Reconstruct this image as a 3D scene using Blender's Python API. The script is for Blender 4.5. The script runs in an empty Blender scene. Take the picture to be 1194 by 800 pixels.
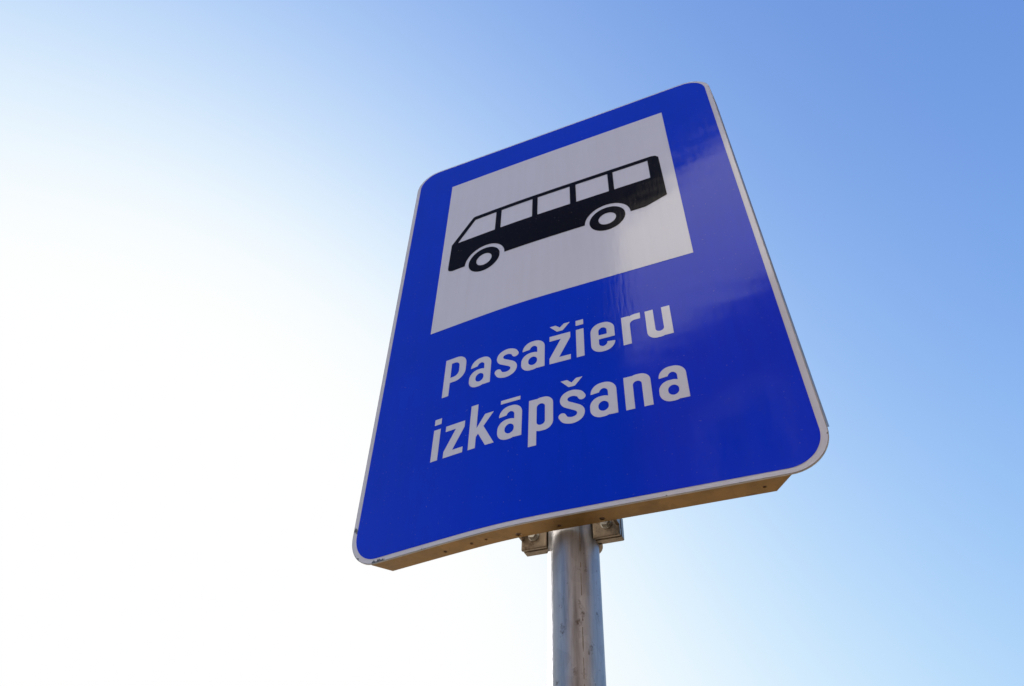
import bpy, bmesh, math, random
import numpy as np
from mathutils import Matrix, Vector

random.seed(7)
scene = bpy.context.scene
COL = scene.collection

# ------------------------------------------------------------------ camera
W = 0.6                       # sign width in metres; sign-sheet units below are multiples of it
Z0 = 2.01                     # height of the sign's lower edge above the ground
CAM_H = (0.4013428, -1.0881650, -0.6844382)      # camera in sheet units (x right, y back, z up)
CAM_A, CAM_B, CAM_G = 2.3457043, 0.4386380, 0.0546457
cam = bpy.data.cameras.new('camera')
cam.sensor_width = 36.0
cam.lens = 815.877 / 1194.0 * 36.0
cam.clip_start = 0.02
cam.clip_end = 2000.0
cam_ob = bpy.data.objects.new('camera', cam)
COL.objects.link(cam_ob)
cam_ob.matrix_world = (Matrix.Translation((CAM_H[0] * W, CAM_H[1] * W, Z0 + CAM_H[2] * W))
                       @ Matrix.Rotation(CAM_B, 4, 'Z') @ Matrix.Rotation(CAM_A, 4, 'X')
                       @ Matrix.Rotation(CAM_G, 4, 'Z'))
scene.camera = cam_ob

# ------------------------------------------------------------------ sky and sun
SUN_DIR = Vector((-0.8111, 0.5271, 0.2534)).normalized()     # towards the sun
SUN_EL = math.asin(SUN_DIR.z)
SUN_AZ = math.atan2(SUN_DIR.x, SUN_DIR.y)                    # from +Y towards +X
world = bpy.data.worlds.new('World')
scene.world = world
world.use_nodes = True
wn = world.node_tree
bg = wn.nodes['Background']
sky = wn.nodes.new('ShaderNodeTexSky')
sky.sky_type = 'NISHITA'
sky.sun_disc = False
sky.sun_elevation = SUN_EL
sky.sun_rotation = SUN_AZ
sky.altitude = 0
sky.air_density = 0.7
sky.dust_density = 6.0
sky.ozone_density = 3.0
# hazy air as the camera records it: white balance per channel and a soft highlight shoulder, 1 - exp(-k L^1.2)
sep = wn.nodes.new('ShaderNodeSeparateColor')
comb = wn.nodes.new('ShaderNodeCombineColor')
wn.links.new(sky.outputs[0], sep.inputs[0])


def wmath(op, a, b):
    n = wn.nodes.new('ShaderNodeMath')
    n.operation = op
    for i, v in enumerate((a, b)):
        if isinstance(v, (int, float)):
            n.inputs[i].default_value = v
        elif v is not None:
            wn.links.new(v, n.inputs[i])
    return n.outputs[0]


SKY_PEAK = 2.49
for ch, k in enumerate((1.109, 1.424, 2.349)):
    v = wmath('MULTIPLY', sep.outputs[ch], 0.514)
    v = wmath('POWER', v, 1.2)
    v = wmath('MULTIPLY', v, -k)
    v = wmath('EXPONENT', v, None)
    v = wmath('SUBTRACT', 1.0, v)
    wn.links.new(wmath('MULTIPLY', v, SKY_PEAK), comb.inputs[ch])
wn.links.new(comb.outputs[0], bg.inputs['Color'])
bg.inputs['Strength'].default_value = 0.15

sun = bpy.data.lights.new('sun', 'SUN')
sun.energy = 5.0
sun.angle = math.radians(0.53)
sun.color = (1.0, 0.97, 0.92)
sun_ob = bpy.data.objects.new('sun', sun)
COL.objects.link(sun_ob)
sun_ob.rotation_euler = (-SUN_DIR).to_track_quat('-Z', 'Y').to_euler()
sun_ob.location = SUN_DIR * 30

scene.render.engine = 'CYCLES'
vs = scene.view_settings
vs.view_transform = 'Standard'
vs.look = 'None'
vs.exposure = 1.42
vs.gamma = 1.0
vs.use_curve_mapping = False


# ------------------------------------------------------------------ materials
def mat(name):
    m = bpy.data.materials.new(name)
    m.use_nodes = True
    nt = m.node_tree
    return m, nt, nt.nodes['Principled BSDF']


def nd(nt, kind, **kw):
    n = nt.nodes.new(kind)
    for k, v in kw.items():
        if k in n.inputs:
            n.inputs[k].default_value = v
        else:
            setattr(n, k, v)
    return n


def ramp(nt, fac, stops):
    r = nt.nodes.new('ShaderNodeValToRGB')
    el = r.color_ramp.elements
    while len(el) < len(stops):
        el.new(0.5)
    for e, (p, c) in zip(el, stops):
        e.position = p
        e.color = c if len(c) == 4 else (*c, 1)
    nt.links.new(fac, r.inputs[0])
    return r


def coords(nt, scale):
    tc = nt.nodes.new('ShaderNodeTexCoord')
    mp = nd(nt, 'ShaderNodeMapping')
    mp.inputs['Scale'].default_value = scale
    nt.links.new(tc.outputs['Object'], mp.inputs['Vector'])
    return mp.outputs[0]


def film(name, col, rough=0.09, dirt=0.10, ior=1.25, chips=()):
    """glossy sign sheeting: fine grain, faint ripples, specks of dust"""
    m, nt, b = mat(name)
    L = nt.links
    b.inputs['Roughness'].default_value = rough
    b.inputs['IOR'].default_value = ior
    # slow uneven fading plus dust specks
    n1 = nd(nt, 'ShaderNodeTexNoise', Scale=7.0, Detail=4.0)
    L.new(coords(nt, (1, 1, 1)), n1.inputs['Vector'])
    n2 = nd(nt, 'ShaderNodeTexNoise', Scale=330.0, Detail=2.0)
    L.new(coords(nt, (1, 1, 1)), n2.inputs['Vector'])
    r1 = ramp(nt, n1.outputs['Fac'], [(0.3, (1 - dirt,) * 3), (0.7, (1, 1, 1))])
    ns = nd(nt, 'ShaderNodeTexNoise', Scale=26.0, Detail=5.0, Roughness=0.7)
    L.new(coords(nt, (2.6, 1, 0.16)), ns.inputs['Vector'])
    rs = ramp(nt, ns.outputs['Fac'], [(0.42, (1, 1, 1)), (0.80, (0.955, 0.95, 0.94))])
    r2 = ramp(nt, n2.outputs['Fac'], [(0.70, (0, 0, 0)), (0.76, (1, 1, 1))])
    mul = nd(nt, 'ShaderNodeMixRGB', blend_type='MULTIPLY')
    mul.inputs[0].default_value = 1
    mul.inputs[1].default_value = (*col, 1)
    L.new(r1.outputs[0], mul.inputs[2])
    mul2 = nd(nt, 'ShaderNodeMixRGB', blend_type='MULTIPLY')
    mul2.inputs[0].default_value = 1
    L.new(mul.outputs[0], mul2.inputs[1])
    L.new(rs.outputs[0], mul2.inputs[2])
    mul = mul2
    mx = nd(nt, 'ShaderNodeMixRGB')
    sc = nd(nt, 'ShaderNodeMath', operation='MULTIPLY')
    sc.inputs[1].default_value = 0.16
    L.new(r2.outputs[0], sc.inputs[0])
    L.new(sc.outputs[0], mx.inputs[0])
    L.new(mul.outputs[0], mx.inputs[1])
    mx.inputs[2].default_value = (0.42, 0.38, 0.33, 1)
    col_out = mx.outputs[0]
    if chips:                                  # scuffs down to bare metal at given spots of the sheet (metres)
        tc = nt.nodes.new('ShaderNodeTexCoord')
        nz = nd(nt, 'ShaderNodeTexNoise', Scale=420.0, Detail=3.0)
        L.new(tc.outputs['Object'], nz.inputs['Vector'])
        acc = None
        for cx, cz, r in chips:
            sub = nd(nt, 'ShaderNodeVectorMath', operation='SUBTRACT')
            sub.inputs[1].default_value = (cx, 0, cz)
            L.new(tc.outputs['Object'], sub.inputs[0])
            fl = nd(nt, 'ShaderNodeVectorMath', operation='MULTIPLY')
            fl.inputs[1].default_value = (1 / r, 0, 1 / r)
            L.new(sub.outputs[0], fl.inputs[0])
            ln = nd(nt, 'ShaderNodeVectorMath', operation='LENGTH')
            L.new(fl.outputs[0], ln.inputs[0])
            ad = nd(nt, 'ShaderNodeMath', operation='MULTIPLY_ADD')
            ad.inputs[1].default_value = 1.6
            L.new(nz.outputs['Fac'], ad.inputs[0])
            L.new(ln.outputs['Value'], ad.inputs[2])
            if acc is None:
                acc = ad.outputs[0]
            else:
                mn = nd(nt, 'ShaderNodeMath', operation='MINIMUM')
                L.new(acc, mn.inputs[0])
                L.new(ad.outputs[0], mn.inputs[1])
                acc = mn.outputs[0]
        sm = nd(nt, 'ShaderNodeMapRange')
        sm.inputs['From Min'].default_value = 1.75
        sm.inputs['From Max'].default_value = 1.45
        L.new(acc, sm.inputs['Value'])
        cm = nd(nt, 'ShaderNodeMixRGB')
        L.new(sm.outputs[0], cm.inputs[0])
        L.new(col_out, cm.inputs[1])
        cm.inputs[2].default_value = (0.10, 0.10, 0.11, 1)
        col_out = cm.outputs[0]
    L.new(col_out, b.inputs['Base Color'])
    # gloss variation and bump
    n3 = nd(nt, 'ShaderNodeTexNoise', Scale=60.0, Detail=3.0)
    L.new(coords(nt, (3.0, 1, 0.5)), n3.inputs['Vector'])
    rr = ramp(nt, n3.outputs['Fac'], [(0.3, (rough * 0.75,) * 3), (0.75, (rough * 1.5,) * 3)])
    L.new(rr.outputs[0], b.inputs['Roughness'])
    bp = nd(nt, 'ShaderNodeBump', Strength=0.05, Distance=0.002)
    L.new(n3.outputs['Fac'], bp.inputs['Height'])
    n4 = nd(nt, 'ShaderNodeTexNoise', Scale=9.0, Detail=1.0)
    L.new(coords(nt, (1.0, 1, 2.5)), n4.inputs['Vector'])
    bp2 = nd(nt, 'ShaderNodeBump', Strength=0.03, Distance=0.01)
    L.new(n4.outputs['Fac'], bp2.inputs['Height'])
    L.new(bp.outputs[0], bp2.inputs['Normal'])
    L.new(bp2.outputs[0], b.inputs['Normal'])
    return m


def zinc(name, col, rough, metal, streak=(9, 9, 1.2), rust=0.25, rust_col=(0.16, 0.085, 0.04), bump=0.15):
    m, nt, b = mat(name)
    L = nt.links
    b.inputs['Metallic'].default_value = metal
    n1 = nd(nt, 'ShaderNodeTexNoise', Scale=6.0, Detail=6.0, Roughness=0.65)
    L.new(coords(nt, streak), n1.inputs['Vector'])
    n2 = nd(nt, 'ShaderNodeTexVoronoi', Scale=95.0)
    L.new(coords(nt, (1, 1, 0.6)), n2.inputs['Vector'])
    n3 = nd(nt, 'ShaderNodeTexNoise', Scale=70.0, Detail=5.0, Roughness=0.7)
    L.new(coords(nt, (1, 1, 0.8)), n3.inputs['Vector'])
    r1 = ramp(nt, n1.outputs['Fac'], [(0.25, [c * 0.55 for c in col]), (0.5, col), (0.8, [min(1, c * 1.3) for c in col])])
    spg = ramp(nt, n2.outputs['Color'], [(0.0, (0.82,) * 3), (1.0, (1.0,) * 3)])
    mul = nd(nt, 'ShaderNodeMixRGB', blend_type='MULTIPLY')
    mul.inputs[0].default_value = 1
    L.new(r1.outputs[0], mul.inputs[1])
    L.new(spg.outputs[0], mul.inputs[2])
    r3 = ramp(nt, n3.outputs['Fac'], [(0.60, (0, 0, 0)), (0.72, (1, 1, 1))])
    sc = nd(nt, 'ShaderNodeMath', operation='MULTIPLY')
    sc.inputs[1].default_value = rust
    L.new(r3.outputs[0], sc.inputs[0])
    mx = nd(nt, 'ShaderNodeMixRGB')
    L.new(sc.outputs[0], mx.inputs[0])
    L.new(mul.outputs[0], mx.inputs[1])
    mx.inputs[2].default_value = (*rust_col, 1)
    L.new(mx.outputs[0], b.inputs['Base Color'])
    rr = ramp(nt, n1.outputs['Fac'], [(0.3, (rough * 0.8,) * 3), (0.7, (min(1, rough * 1.25),) * 3)])
    L.new(rr.outputs[0], b.inputs['Roughness'])
    bp = nd(nt, 'ShaderNodeBump', Strength=bump, Distance=0.002)
    L.new(n3.outputs['Fac'], bp.inputs['Height'])
    L.new(bp.outputs[0], b.inputs['Normal'])
    return m


CHIPS = [(u * W, Z0 + v * W, r) for u, v, r in ((-0.4945, 0.093, 0.0040), (-0.4885, 0.087, 0.0026), (-0.4755, 0.0185, 0.0042), (-0.4830, 0.0290, 0.0022), (-0.425, 0.002, 0.0040), (-0.413, 0.0015, 0.0044), (-0.402, 0.001, 0.0038),
                                                 (0.4975, 0.066, 0.0014), (-0.4860, 0.030, 0.0012), (-0.30, 0.002, 0.0012), (0.21, 0.0015, 0.0012))]
M_BLUE = film('blue_sheeting', (0.0001, 0.033, 0.72))
M_WHITE = film('white_sheeting', (0.65, 0.68, 0.80), dirt=0.04, ior=1.5)
M_BORDER = film('worn_white_sheeting', (0.64, 0.655, 0.74), dirt=0.08, ior=1.45, chips=CHIPS)
M_BLACK = film('black_print', (0.006, 0.003, 0.002), ior=1.14)
M_PLATE = zinc('galvanised_plate', (0.42, 0.38, 0.33), 0.45, 0.6, streak=(3, 3, 3), rust=0.5, rust_col=(0.20, 0.11, 0.05))
M_POLE = zinc('galvanised_pole', (0.36, 0.365, 0.39), 0.40, 0.72, streak=(22, 22, 1.6), rust=0.85, rust_col=(0.07, 0.045, 0.035), bump=0.25)
M_FLANGE = zinc('weathered_bounce_flange', (0.27, 0.155, 0.048), 0.40, 0.75, streak=(3, 3, 3), rust=0.8, rust_col=(0.13, 0.06, 0.02))  # weathered zinc, with warm ground bounce mixed into the ochre base colour
M_CLAMP = zinc('galvanised_clamp', (0.27, 0.215, 0.16), 0.36, 0.85, streak=(14, 14, 14), rust=0.9, rust_col=(0.06, 0.03, 0.015), bump=0.3)
M_SEAM = zinc('rusty_weld', (0.24, 0.20, 0.17), 0.5, 0.6, streak=(9, 9, 4), rust=0.9, rust_col=(0.06, 0.035, 0.02))
M_SCREW = zinc('rusty_screw', (0.10, 0.05, 0.025), 0.6, 0.4, streak=(9, 9, 9), rust=0.5)
M_BOLT = zinc('zinc_bolt', (0.5, 0.48, 0.44), 0.33, 0.8, streak=(3, 3, 3), rust=0.15)


def simple(name, stops, scale, rough, vec=(1, 1, 1), bump=0.3, detail=6):
    m, nt, b = mat(name)
    n = nd(nt, 'ShaderNodeTexNoise', Scale=scale, Detail=detail, Roughness=0.65)
    nt.links.new(coords(nt, vec), n.inputs['Vector'])
    r = ramp(nt, n.outputs['Fac'], stops)
    nt.links.new(r.outputs[0], b.inputs['Base Color'])
    b.inputs['Roughness'].default_value = rough
    bp = nd(nt, 'ShaderNodeBump', Strength=bump, Distance=0.02)
    nt.links.new(n.outputs['Fac'], bp.inputs['Height'])
    nt.links.new(bp.outputs[0], b.inputs['Normal'])
    return m


M_GROUND = simple('sandy_gravel', [(0.3, (0.20, 0.15, 0.09)), (0.5, (0.31, 0.24, 0.16)), (0.7, (0.40, 0.32, 0.22))], 14.0, 0.9)
M_PLASTER = simple('cream_plaster', [(0.3, (0.72, 0.70, 0.66)), (0.7, (0.80, 0.78, 0.75))], 1.5, 0.85, bump=0.1)
M_WALL_SHADE = simple('shade_brown_wall', [(0.3, (0.07, 0.040, 0.024)), (0.7, (0.12, 0.07, 0.042))], 5.0, 0.9, vec=(1, 1, 4))  # shade of a neighbouring building, put into the lower wall's colour
M_FRAME = simple('window_paint', [(0.3, (0.55, 0.54, 0.5)), (0.7, (0.62, 0.6, 0.57))], 4.0, 0.5, bump=0.05)
M_GLASS = simple('window_glass', [(0.3, (0.02, 0.025, 0.03)), (0.7, (0.03, 0.035, 0.04))], 2.0, 0.06, bump=0.0)


# ------------------------------------------------------------------ objects
def empty(name, loc):
    o = bpy.data.objects.new(name, None)
    o.empty_display_size = 0.2
    o.location = loc
    COL.objects.link(o)
    return o


def link(name, me, m, parent=None, smooth=False):
    o = bpy.data.objects.new(name, me)
    COL.objects.link(o)
    if m:
        me.materials.append(m)
    if smooth:
        me.polygons.foreach_set('use_smooth', [True] * len(me.polygons))
    if parent is not None:
        o.parent = parent
        base = Vector((0, 0, 0))
        q = parent
        while q is not None:
            base += q.location
            q = q.parent
        o.location = -base          # meshes are written in world coordinates
    return o


def box(bm, x0, y0, z0, x1, y1, z1, bev=0.0):
    r = bmesh.ops.create_cube(bm, size=1.0)
    for v in r['verts']:
        v.co = Vector(((x0 + x1) / 2 + v.co.x * (x1 - x0), (y0 + y1) / 2 + v.co.y * (y1 - y0), (z0 + z1) / 2 + v.co.z * (z1 - z0)))
    if bev:
        es = list({e for v in r['verts'] for e in v.link_edges})
        bmesh.ops.bevel(bm, geom=es, offset=bev, segments=2, affect='EDGES')


def bm_mesh(name, bm):
    me = bpy.data.meshes.new(name)
    bm.to_mesh(me)
    bm.free()
    return me


# ------------------------------------------------------------------ the setting
bm = bmesh.new()
bmesh.ops.create_grid(bm, x_segments=8, y_segments=8, size=400)
g = link('ground', bm_mesh('ground', bm), M_GROUND)
g['kind'] = 'structure'

# building behind the photographer, mirrored in the glossy sign; its sunlit front is turned 25 degrees
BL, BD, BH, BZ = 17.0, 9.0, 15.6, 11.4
bld = empty('building', (-1.90, -9.67, 0.0))
bld.rotation_euler = (0, 0, math.radians(25))
bld['label'] = 'pale building with shade painted on its lower storeys, mirrored as the bright patch on the sign'
bld['category'] = 'building'


def bpart(name, m, *a):
    bm = bmesh.new()
    box(bm, *a)
    o = link(name, bm_mesh(name, bm), m)
    o.parent = bld
    return o


bpart('shaded_wall', M_WALL_SHADE, 0, -BD, 0, BL, 0, BZ)  # lower storeys, their shade given as a darker wall colour
bpart('plaster_wall', M_PLASTER, -0.02, -BD - 0.02, BZ, BL + 0.02, 0.02, BH)
bpart('roof', M_PLASTER, -0.08, -BD - 0.08, BH, BL + 0.08, 0.08, BH + 0.25)
bpart('string_course', M_FRAME, -0.06, -BD - 0.06, BZ - 0.2, BL + 0.06, 0.06, BZ - 0.003)
wf = wg = None
for zz in (1.0, 4.2, 7.4):
    for i in range(5):
        if wf is None:
            bm = bmesh.new()
            for q in ((0, 0, 1.5, 0.09), (0, 1.61, 1.5, 1.7), (0, 0.09, 0.09, 1.61), (1.41, 0.09, 1.5, 1.61), (0.72, 0.09, 0.78, 1.61)):
                box(bm, q[0], 0.004, q[1], q[2], 0.07, q[3])
            wf = bm_mesh('window', bm)
            wf.materials.append(M_FRAME)
            bm = bmesh.new()
            box(bm, 0.09, 0.006, 0.09, 1.41, 0.02, 1.61)
            wg = bm_mesh('pane', bm)
            wg.materials.append(M_GLASS)
        f = bpy.data.objects.new('window', wf)
        COL.objects.link(f)
        f.parent = bld
        f.location = (1.3 + i * 3.2, 0, zz)
        pn = bpy.data.objects.new('pane', wg)
        COL.objects.link(pn)
        pn.parent = f

# ------------------------------------------------------------------ the sign
H = 1.4387            # sheet height / width
TB, TT, UC, SS = 0.16315, -0.0009, -0.1127, 0.04215     # the left wing is bent back, most at the foot


def bend(u, v):
    th = TB + (TT - TB) * v / H
    x = max(-40.0, min(40.0, (UC - u) / SS))
    return th * SS * math.log1p(math.exp(x))


def S(u, v, d=0.0):
    """sheet coordinates -> world; d metres behind (+) or in front (-) of the plate's face"""
    return Vector((u * W, bend(u, v) * W + d, Z0 + v * W))


def N(u, v):
    e = 1e-3
    a = S(u + e, v) - S(u - e, v)
    b = S(u, v + e) - S(u, v - e)
    return a.cross(b).normalized()


US = [(-0.5 + i * 0.0125) for i in range(1, 56)]
VSL = [i * 0.06 for i in range(1, 24)]


def contours_to_mesh(name, loops):
    """flat filled shape with holes from closed 2D loops"""
    cu = bpy.data.curves.new(name, 'CURVE')
    cu.dimensions = '2D'
    cu.fill_mode = 'FRONT'
    for lp in loops:
        sp = cu.splines.new('POLY')
        sp.points.add(len(lp) - 1)
        for q, (x, y) in zip(sp.points, lp):
            q.co = (x * 10, y * 10, 0, 1)
        sp.use_cyclic_u = True
    o = bpy.data.objects.new(name, cu)
    COL.objects.link(o)
    dg = bpy.context.evaluated_depsgraph_get()
    me = bpy.data.meshes.new_from_object(o.evaluated_get(dg))
    bpy.data.objects.remove(o)
    bpy.data.curves.remove(cu)
    bm = bmesh.new()
    bm.from_mesh(me)
    bpy.data.meshes.remove(me)
    for v in bm.verts:
        v.co = (v.co.x / 10, v.co.y / 10, 0)
    bmesh.ops.remove_doubles(bm, verts=bm.verts, dist=1e-6)
    return bm


def sheet(name, loops, d, m, parent):
    """one layer of film, following the bent plate, with exact surface normals"""
    bm = contours_to_mesh(name, loops)
    xs = [v.co.x for v in bm.verts]
    ys = [v.co.y for v in bm.verts]
    for u in US:
        if min(xs) < u < max(xs):
            bmesh.ops.bisect_plane(bm, geom=bm.verts[:] + bm.edges[:] + bm.faces[:], dist=1e-6, plane_co=(u, 0, 0), plane_no=(1, 0, 0))
    for v_ in VSL:
        if min(ys) < v_ < max(ys):
            bmesh.ops.bisect_plane(bm, geom=bm.verts[:] + bm.edges[:] + bm.faces[:], dist=1e-6, plane_co=(0, v_, 0), plane_no=(0, 1, 0))
    bmesh.ops.triangulate(bm, faces=bm.faces[:])
    nrm = []
    for v in bm.verts:
        u, w = v.co.x, v.co.y
        nrm.append(N(u, w))
        v.co = S(u, w, d)
    for f in bm.faces:
        f.normal_update()
        if f.normal.y > 0:
            f.normal_flip()
    me = bm_mesh(name, bm)
    me.polygons.foreach_set('use_smooth', [True] * len(me.polygons))
    me.normals_split_custom_set_from_vertices([tuple(n) for n in nrm])
    return link(name, me, m, parent)


def rrect(x0, y0, x1, y1, r, n=14, skip=None):
    pts = []
    for cx, cy, a0 in ((x1 - r, y0 + r, -90), (x1 - r, y1 - r, 0), (x0 + r, y1 - r, 90), (x0 + r, y0 + r, 180)):
        for i in range(n + 1):
            a = math.radians(a0 + 90 * i / n)
            pts.append((cx + r * math.cos(a), cy + r * math.sin(a)))
    return pts


def circle(cx, cy, r, n=48):
    return [(cx + r * math.cos(2 * math.pi * i / n), cy + r * math.sin(2 * math.pi * i / n)) for i in range(n)]


sign = empty('traffic_sign', (0.0, 0.1 * W, 0.0))
sign['label'] = 'blue and white bus stop sign with rounded corners on a galvanised pole'
sign['category'] = 'traffic sign'

# --- plate: sheet with folded-back flanges along its straight edges
RC = 0.078
TH = 0.0016
bm = contours_to_mesh('sign_plate', [rrect(-0.5, 0, 0.5, H, RC)])
for u in US:
    bmesh.ops.bisect_plane(bm, geom=bm.verts[:] + bm.edges[:] + bm.faces[:], dist=1e-6, plane_co=(u, 0, 0), plane_no=(1, 0, 0))
for v_ in VSL:
    bmesh.ops.bisect_plane(bm, geom=bm.verts[:] + bm.edges[:] + bm.faces[:], dist=1e-6, plane_co=(0, v_, 0), plane_no=(0, 1, 0))
ext = bmesh.ops.extrude_face_region(bm, geom=bm.faces[:])
back = [e for e in ext['geom'] if isinstance(e, bmesh.types.BMVert)]
bset = set(back)
for v in bm.verts:
    v.co = S(v.co.x, v.co.y, TH if v in bset else 0.0)
bmesh.ops.recalc_face_normals(bm, faces=bm.faces[:])
plate = link('sign_plate', bm_mesh('sign_plate', bm), M_PLATE, sign)


def flange(name, p0, p1, inset, depth, out, holes=()):
    """folded strip from edge p0->p1 (sheet coords), going back by depth, splayed by out (sheet units)"""
    L = math.hypot(p1[0] - p0[0], p1[1] - p0[1])
    outline = [(0, 0), (L, 0), (L - inset, depth), (inset, depth)]
    bm = contours_to_mesh(name, [outline] + [circle(a, b, r, 16) for a, b, r in holes])
    k = int(L / 0.0125)
    for i in range(1, k):
        bmesh.ops.bisect_plane(bm, geom=bm.verts[:] + bm.edges[:] + bm.faces[:], dist=1e-6, plane_co=(i * L / k, 0, 0), plane_no=(1, 0, 0))
    ext = bmesh.ops.extrude_face_region(bm, geom=bm.faces[:])
    inner = {e for e in ext['geom'] if isinstance(e, bmesh.types.BMVert)}
    tx, ty = (p1[0] - p0[0]) / L, (p1[1] - p0[1]) / L
    nx, ny = ty, -tx                                  # outward for counter-clockwise edges
    for v in bm.verts:
        a, b = v.co.x, v.co.y
        o = out * b / depth - (TH / W if v in inner else 0.0)
        u, w = p0[0] + tx * a + nx * o, p0[1] + ty * a + ny * o
        v.co = S(u, w, TH + b * W)
    bmesh.ops.recalc_face_normals(bm, faces=bm.faces[:])
    return link(name, bm_mesh(name, bm), M_FLANGE, plate)


U0, U1 = -0.4325, 0.4225
hl = [(u - U0, y, r) for u, y, r in ((-0.257, 0.026, 0.0042), (-0.192, 0.023, 0.0042), (-0.158, 0.022, 0.0034), (-0.090, 0.031, 0.0058),
                                     (-0.0045, 0.029, 0.0050), (0.080, 0.031, 0.0055), (0.375, 0.022, 0.0036))]
flange('flange', (U0, 0.0), (U1, 0.0), 0.030, 0.0425, 0.0, hl)
flange('flange', (0.5, 0.080), (0.5, H - RC), 0.030, 0.0425, 0.0075)
flange('flange', (0.43, H), (-0.43, H), 0.030, 0.0425, 0.0)
flange('flange', (-0.5, H - RC), (-0.5, 0.080), 0.030, 0.0425, 0.0)

# --- films
# rusty screws sunk in the holes of the lower flange
for a, b, r in hl:
    bm = bmesh.new()
    c = S(U0 + a, 0.0, TH + b * W)
    mt = Matrix.Translation(c + Vector((0, 0, 0.0022)))
    bmesh.ops.create_cone(bm, cap_ends=True, segments=16, radius1=r * W * 0.8, radius2=r * W * 1.15, depth=0.0028, matrix=mt)
    link('screw', bm_mesh('screw', bm), M_SCREW, plate)

D = -0.00035
sheet('border_film', [rrect(-0.4985, 0.0015, 0.4985, H - 0.0015, RC - 0.0015)], D, M_BORDER, plate)
sheet('blue_film', [rrect(-0.4875, 0.0108, 0.4865, H - 0.0065, 0.067)], 2 * D, M_BLUE, plate)
sheet('white_panel', [[(-0.3598, 0.6304), (0.3474, 0.6304), (0.3474, 1.3088), (-0.3598, 1.3088)]], 3 * D, M_WHITE, plate)


# --- shapes as signed fields, traced into clean outlines
def f_rect(x0, y0, x1, y1):
    return lambda x, y: np.maximum(np.abs(x - (x0 + x1) / 2) - (x1 - x0) / 2, np.abs(y - (y0 + y1) / 2) - (y1 - y0) / 2)


def f_rr(x0, y0, x1, y1, r):
    def f(x, y):
        dx = np.abs(x - (x0 + x1) / 2) - (x1 - x0) / 2 + r
        dy = np.abs(y - (y0 + y1) / 2) - (y1 - y0) / 2 + r
        return np.minimum(np.maximum(dx, dy), 0) + np.hypot(np.maximum(dx, 0), np.maximum(dy, 0)) - r
    return f


def f_circ(cx, cy, r):
    return lambda x, y: np.hypot(x - cx, y - cy) - r


def f_poly(P, rnd=0.0):
    P = np.array(P, float)

    def f(x, y):
        d = np.full(x.shape, 1e9)
        ins = np.zeros(x.shape, bool)
        for i in range(len(P)):
            a, b = P[i], P[(i + 1) % len(P)]
            e = b - a
            t = np.clip(((x - a[0]) * e[0] + (y - a[1]) * e[1]) / (e @ e), 0, 1)
            d = np.minimum(d, np.hypot(x - a[0] - t * e[0], y - a[1] - t * e[1]))
            c = (a[1] > y) != (b[1] > y)
            with np.errstate(divide='ignore', invalid='ignore'):
                xi = (b[0] - a[0]) * (y - a[1]) / (b[1] - a[1] + 1e-15) + a[0]
            ins ^= c & (x < xi)
        return np.where(ins, -d, d) - rnd
    return f


def f_spine(P, t, n=14):
    """stroke of width t along a Catmull-Rom spine with square-cut ends"""
    P = [np.array(q, float) for q in P]
    Q = [2 * P[0] - P[1]] + P + [2 * P[-1] - P[-2]]
    pts = []
    for i in range(1, len(Q) - 2):
        for j in range(n):
            s = j / n
            p0, p1, p2, p3 = Q[i - 1:i + 3]
            pts.append(0.5 * (2 * p1 + (p2 - p0) * s + (2 * p0 - 5 * p1 + 4 * p2 - p3) * s * s + (3 * p1 - p0 - 3 * p2 + p3) * s ** 3))
    pts.append(P[-1])

    def f(x, y):
        best = np.full(x.shape, 1e9)
        for i in range(len(pts) - 1):
            a, b = pts[i], pts[i + 1]
            e = b - a
            ln = math.hypot(*e)
            s = ((x - a[0]) * e[0] + (y - a[1]) * e[1]) / ln
            pd = np.abs((x - a[0]) * e[1] - (y - a[1]) * e[0]) / ln
            lo = np.maximum(-s, 0)
            hi = np.maximum(s - ln, 0)
            ov = np.maximum(lo, hi)
            d = np.hypot(pd, ov) - t / 2
            if i == 0:
                d = np.where(s < 0, np.maximum(pd - t / 2, -s), d)
            if i == len(pts) - 2:
                d = np.where(s > ln, np.maximum(pd - t / 2, s - ln), d)
            best = np.minimum(best, d)
        return best
    return f


def OR(*fs):
    return lambda x, y: np.minimum.reduce([f(x, y) for f in fs])


def AND(*fs):
    return lambda x, y: np.maximum.reduce([f(x, y) for f in fs])


def CUT(a, *bs):
    return lambda x, y: np.maximum.reduce([a(x, y)] + [-b(x, y) for b in bs])


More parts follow.
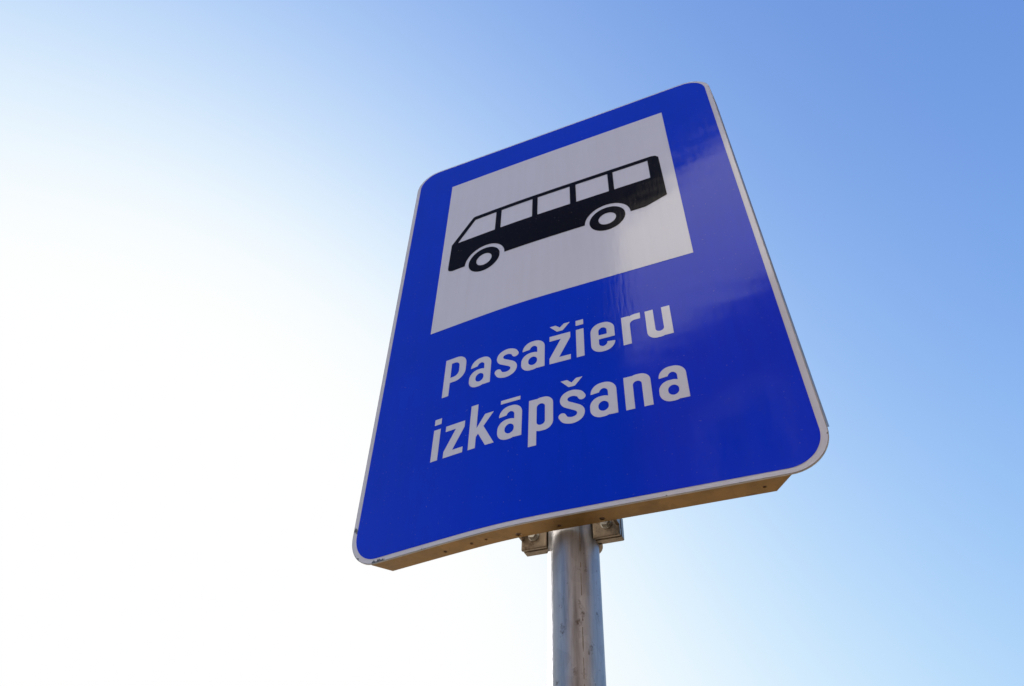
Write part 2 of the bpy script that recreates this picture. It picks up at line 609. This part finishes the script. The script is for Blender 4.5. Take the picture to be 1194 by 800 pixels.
def trace(f, x0, y0, x1, y1, h, tol):
    """marching squares -> closed loops, thinned"""
    nx, ny = int((x1 - x0) / h) + 2, int((y1 - y0) / h) + 2
    gx = x0 + np.arange(nx) * h + 1.3e-5
    gy = y0 + np.arange(ny) * h + 1.7e-5
    X, Y = np.meshgrid(gx, gy, indexing='ij')
    F = f(X, Y)
    F[F == 0] = 1e-9
    I = F < 0
    code = I[:-1, :-1] * 1 + I[1:, :-1] * 2 + I[1:, 1:] * 4 + I[:-1, 1:] * 8
    nxt = {}

    def pt(k):
        i, j, o = k
        if o == 0:
            t = F[i, j] / (F[i, j] - F[i + 1, j])
            return (gx[i] + t * h, gy[j])
        t = F[i, j] / (F[i, j] - F[i, j + 1])
        return (gx[i], gy[j] + t * h)
    tab = {1: [(3, 0)], 2: [(0, 1)], 3: [(3, 1)], 4: [(1, 2)], 5: [(3, 2), (1, 0)], 6: [(0, 2)], 7: [(3, 2)],
           8: [(2, 3)], 9: [(2, 0)], 10: [(0, 3), (2, 1)], 11: [(2, 1)], 12: [(1, 3)], 13: [(1, 0)], 14: [(0, 3)]}
    for i, j in zip(*np.nonzero((code > 0) & (code < 15))):
        i, j = int(i), int(j)
        ek = {0: (i, j, 0), 1: (i + 1, j, 1), 2: (i, j + 1, 0), 3: (i, j, 1)}
        for a, b in tab[int(code[i, j])]:
            nxt[ek[a]] = ek[b]
    loops = []
    while nxt:
        k0 = next(iter(nxt))
        k, lp = k0, []
        while k in nxt:
            lp.append(pt(k))
            k = nxt.pop(k)
        # Douglas-Peucker on the two halves
        def dp(a):
            if len(a) < 3:
                return a
            A = np.array(a)
            e = A[-1] - A[0]
            ln = math.hypot(*e) or 1e-12
            d = np.abs((A[:, 0] - A[0, 0]) * e[1] - (A[:, 1] - A[0, 1]) * e[0]) / ln
            m_ = int(d.argmax())
            if d[m_] < tol:
                return [a[0], a[-1]]
            return dp(a[:m_ + 1])[:-1] + dp(a[m_:])
        hlf = len(lp) // 2
        q = dp(lp[:hlf + 1])[:-1] + dp(lp[hlf:] + lp[:1])[:-1]
        if len(q) > 2:
            loops.append(q)
    return loops


# --- bus pictogram
BB = 0.8645
body = f_poly([(-0.3215, BB + 0.0125), (-0.3195, 0.9860), (-0.2590, 1.0790), (0.3010, 1.0815), (0.3045, 1.0780), (0.3155, 0.8885), (0.2564, BB), (0.2, BB), (-0.31, BB + 0.0115)])
body = OR(f_poly([(-0.3320, BB + 0.016), (-0.3300, 0.9865), (-0.2640, 1.0885), (-0.2590, 1.0910), (0.2930, 1.0910), (0.3050, 1.0870), (0.3125, 1.0760),
                  (0.3154, 0.8885), (0.2564, BB), (-0.3165, BB), (-0.3265, BB + 0.0035), (-0.3310, BB + 0.0095)]))
wins = [f_poly([(-0.3090, 0.9880), (-0.2560, 1.0735), (-0.1852, 1.0745), (-0.1858, 0.9880)])]
wins += [f_rect(a, 0.9880, b, 1.0745) for a, b in ((-0.1675, -0.0670), (-0.0503, 0.0494), (0.0677, 0.1635), (0.1790, 0.2810))]
bus = CUT(body, *wins, f_circ(-0.2118, BB, 0.0632), f_circ(0.1523, BB, 0.0632))
sheet('bus_body', trace(bus, -0.34, 0.85, 0.33, 1.10, 0.0014, 0.00010), 4 * D, M_BLACK, plate)
for cx in (-0.2130, 0.1515):
    sheet('bus_wheel', [circle(cx, BB + 0.0008, 0.0495, 72), circle(cx, BB + 0.0008, 0.0243, 56)], 4 * D, M_BLACK, plate)

# --- lettering
X, T, TB_ = 0.0868, 0.0185, 0.0152
GW = {}


def g_i():
    return OR(f_rect(0, 0, T, X), f_rect(0, 0.1005, T, 0.1170)), T


def g_n():
    w = 0.0560
    arch = AND(CUT(f_rr(T * 0.35, -0.2, w, X + 0.0018, 0.0215), f_rr(T, -0.2, w - T, X - 0.0160, 0.0095)), f_rect(0, 0, w, 0.2))
    return OR(f_rect(0, 0, T, X), arch), w


def g_u():
    f, w = g_n()
    return (lambda x, y: f(w - x, X - y)), w


def g_P():
    w, c = 0.0612, 0.1200
    bowl = CUT(f_rr(-0.06, 0.0405, w, c, 0.0290), f_rr(-0.06, 0.0405 + 0.0165, w - 0.0192, c - 0.0165, 0.0150))
    return OR(f_rect(0, 0, T, c), AND(bowl, f_rect(T * 0.5, 0, w, c))), w


def g_p():
    w = 0.0562
    bowl = CUT(f_rr(T * 0.35, -0.0018, w, X + 0.0018, 0.0215), f_rr(T, 0.0140, w - T, X - 0.0150, 0.0095))
    return OR(f_rect(0, -0.0365, T, X), AND(bowl, f_rect(T * 0.35, -0.1, w, 0.2))), w


def g_e():
    w = 0.0558
    ring = CUT(f_rr(0, -0.0018, w, X + 0.0018, 0.0255), f_rr(T, 0.0138, w - T + 0.0005, X - 0.0140, 0.0105))
    f = OR(ring, f_rect(T - 0.003, 0.0375, w - 0.002, 0.0500))
    gap = f_poly([(w - T - 0.0005, 0.0375), (w + 0.01, 0.0375), (w + 0.01, 0.0215), (w - T - 0.0005, 0.0255)])
    return CUT(f, gap), w


def g_a():
    w = 0.0585
    cap = CUT(f_rr(0.0025, -0.1, w, X + 0.0018, 0.0255), f_rr(0.0025 + T, -0.1, w - T, X - 0.0140, 0.0110))
    cap = OR(AND(cap, f_poly([(-0.01, 0.0605), (w - T, 0.0655), (w - T, 0.1), (-0.01, 0.1)])), AND(cap, f_rect(w - T - 0.001, 0, 0.1, 0.1)))
    bowl = CUT(f_rr(0, -0.0020, w - T * 0.35, 0.0525, 0.0235), f_rr(T * 0.96, 0.0125, w - T, 0.0385, 0.0120))
    return OR(cap, bowl), w


def g_s():
    w = 0.0562
    sp = [(0.0505, 0.0640), (0.0440, 0.0740), (0.0290, 0.0797), (0.0145, 0.0755), (0.0093, 0.0645), (0.0140, 0.0535), (0.0285, 0.0440),
          (0.0425, 0.0345), (0.0470, 0.0235), (0.0420, 0.0120), (0.0280, 0.0070), (0.0125, 0.0115), (0.0050, 0.0230)]
    return f_spine(sp, 0.0168), w


def g_z():
    w = 0.0512
    dg = f_poly([(0, 0.0130), (0, 0.0165), (w - 0.0235, X - TB_ - 0.0005), (w - 0.0235, X - 0.005), (w, X - 0.005), (w, X - 0.0170), (0.0235, TB_), (0.0235, 0.005), (0, 0.005)])
    return OR(f_rect(0, 0, w, TB_), f_rect(0, X - TB_, w, X), dg), w


def g_k():
    arm = f_poly([(T - 0.002, 0.0270), (T - 0.002, 0.0500), (0.0385, X), (0.0608, X)])
    leg = f_poly([(0.0225, 0.0390), (0.0360, 0.0545), (0.0655, 0), (0.0440, 0)])
    return OR(f_rect(0, 0, T, 0.1215), AND(arm, f_rect(0, 0, 0.1, X)), leg), 0.0655


def g_r():
    arch = CUT(f_rr(T * 0.35, -0.2, 0.09, X + 0.0018, 0.0260), f_rr(T, -0.2, 0.09, X - 0.0165, 0.0120))
    arch = AND(arch, f_poly([(0, 0.03), (0.0425, 0.03), (0.0445, 0.12), (0, 0.12)]), f_rect(0, 0, 0.1, 0.2))
    return OR(f_rect(0, 0, T, X), arch), 0.0440


def caron(f, w, base):
    c, h = w / 2, 0.0213
    pg = f_poly([(c - 0.0253, base + h), (c - 0.0105, base + h), (c, base + 0.0112), (c + 0.0105, base + h), (c + 0.0253, base + h), (c + 0.0072, base), (c - 0.0072, base)])
    return OR(f, pg), w


def macron(f, w):
    return OR(f, f_rect(0.0050, 0.0990, 0.0532, 0.1093)), w


GL = {'P': g_P(), 'a': g_a(), 's': g_s(), 'ž': caron(*g_z(), 0.0985), 'i': g_i(), 'e': g_e(), 'r': g_r(), 'u': g_u(), 'z': g_z(), 'k': g_k(),
      'ā': macron(*g_a()), 'p': g_p(), 'š': caron(*g_s(), 0.0985), 'n': g_n()}
OUT = {k: trace(f, -0.006, -0.042, w + 0.006, 0.128, 0.0006, 0.00006) for k, (f, w) in GL.items()}
LINES = [(0.3900, [('P', -0.2968), ('a', -0.2222), ('s', -0.1491), ('a', -0.0828), ('ž', -0.0122), ('i', 0.0529), ('e', 0.0876), ('r', 0.1610), ('u', 0.2156)]),
         (0.2103, [('i', -0.3065), ('z', -0.2728), ('k', -0.2075), ('ā', -0.1347), ('p', -0.0601), ('š', 0.0109), ('a', 0.0779), ('n', 0.1529), ('a', 0.2233)])]
for base, row in LINES:
    for ch, u in row:
        sheet('letter', [[(u + x, base + y) for x, y in lp] for lp in OUT[ch]], 3 * D, M_WHITE, plate)

# --- pole
PY, PR = 0.1 * W, 0.0495 * W
bm = bmesh.new()
n = 64
rings = [(0.0, PR), (0.5, PR), (1.5, PR), (2.0, PR), (Z0 + H * W * 0.93, PR)]
vr = [[bm.verts.new((r * math.cos(2 * math.pi * i / n), PY + r * math.sin(2 * math.pi * i / n), z)) for i in range(n)] for z, r in rings]
for a, b in zip(vr, vr[1:]):
    for i in range(n):
        bm.faces.new((a[i], a[(i + 1) % n], b[(i + 1) % n], b[i]))
pole = link('pole', bm_mesh('pole', bm), M_POLE, sign, smooth=True)
# welded seam of the tube: a slim uneven bead
bm = bmesh.new()
sa = math.radians(-57)
ring = []
for i in range(401):
    z = (Z0 + 0.05) * i / 400
    wv = 0.0005 + 0.0005 * random.random()
    hv = -0.00015 + 0.0004 * random.random()
    row = []
    for da, h in ((-wv, -0.0003), (-wv * 0.5, hv), (wv * 0.5, hv), (wv, -0.0003)):
        a = sa + da / PR
        row.append(bm.verts.new(((PR + h) * math.cos(a), PY + (PR + h) * math.sin(a), z)))
    ring.append(row)
for a, b in zip(ring, ring[1:]):
    for i in range(3):
        bm.faces.new((a[i], a[i + 1], b[i + 1], b[i]))
link('weld_seam', bm_mesh('weld_seam', bm), M_SEAM, pole, smooth=True)
# plastic cap
bm = bmesh.new()
zt = Z0 + H * W * 0.93
vr = [[bm.verts.new((r * math.cos(2 * math.pi * i / n), PY + r * math.sin(2 * math.pi * i / n), z)) for i in range(n)]
      for z, r in ((zt - 0.02, PR + 0.0008), (zt - 0.02, PR + 0.003), (zt + 0.004, PR + 0.003), (zt + 0.008, PR - 0.002))]
for a, b in zip(vr, vr[1:]):
    for i in range(n):
        bm.faces.new((a[i], a[(i + 1) % n], b[(i + 1) % n], b[i]))
bm.faces.new(vr[-1])
link('cap', bm_mesh('cap', bm), M_BLACK, pole)


# --- pipe clamps
def clamp(zb):
    bm = bmesh.new()
    hh = 0.030
    for s in (-1, 1):
        x0, x1 = s * 0.0475 * W, s * 0.1005 * W
        xa, xb = min(x0, x1), max(x0, x1)
        box(bm, xa, 0.0765 * W, zb, xb, 0.0835 * W, zb + hh, 0.0006)
        box(bm, xa, 0.0890 * W, zb + 0.001, xb, 0.1075 * W, zb + hh - 0.001, 0.0008)
        # web from ear to the flange's rail
        box(bm, xb - 0.004 if s > 0 else xa, 0.050 * W, zb + 0.012, xb if s > 0 else xa + 0.004, 0.0770 * W, zb + hh - 0.002, 0.0004)
    # bands round the pole behind the ears
    r0, r1, k = PR + 0.0004, PR + 0.0044, 30
    vs_ = []
    for i in range(k + 1):
        a = math.pi * i / k
        vs_.append([bm.verts.new((r * math.cos(a), PY + r * math.sin(a), z)) for r, z in ((r0, zb + .001), (r1, zb + .001), (r1, zb + hh), (r0, zb + hh))])
    for a, b in zip(vs_, vs_[1:]):
        for i in range(4):
            bm.faces.new((a[i], a[(i + 1) % 4], b[(i + 1) % 4], b[i]))
    bmesh.ops.recalc_face_normals(bm, faces=bm.faces[:])
    c = link('clamp', bm_mesh('clamp', bm), M_CLAMP, sign)
    for s in (-1, 1):
        bm = bmesh.new()
        xc, zc = s * 0.0745 * W, zb + 0.016
        for r, ya, yb, seg in ((0.0068, 0.0745 * W, 0.0764 * W, 24), (0.0056, 0.0645 * W, 0.0745 * W, 6), (0.0032, 0.0838 * W, 0.125 * W, 16), (0.0056, 0.1077 * W, 0.1150 * W, 6)):
            mt = Matrix.Translation((xc, (ya + yb) / 2, zc)) @ Matrix.Rotation(math.pi / 2, 4, 'X') @ Matrix.Rotation(0.4, 4, 'Z')
            bmesh.ops.create_cone(bm, cap_ends=True, segments=seg, radius1=r, radius2=r, depth=yb - ya, matrix=mt)
        link('bolt', bm_mesh('bolt', bm), M_BOLT, c)


clamp(Z0 - 0.0125 * W)
clamp(Z0 + 1.15 * W)
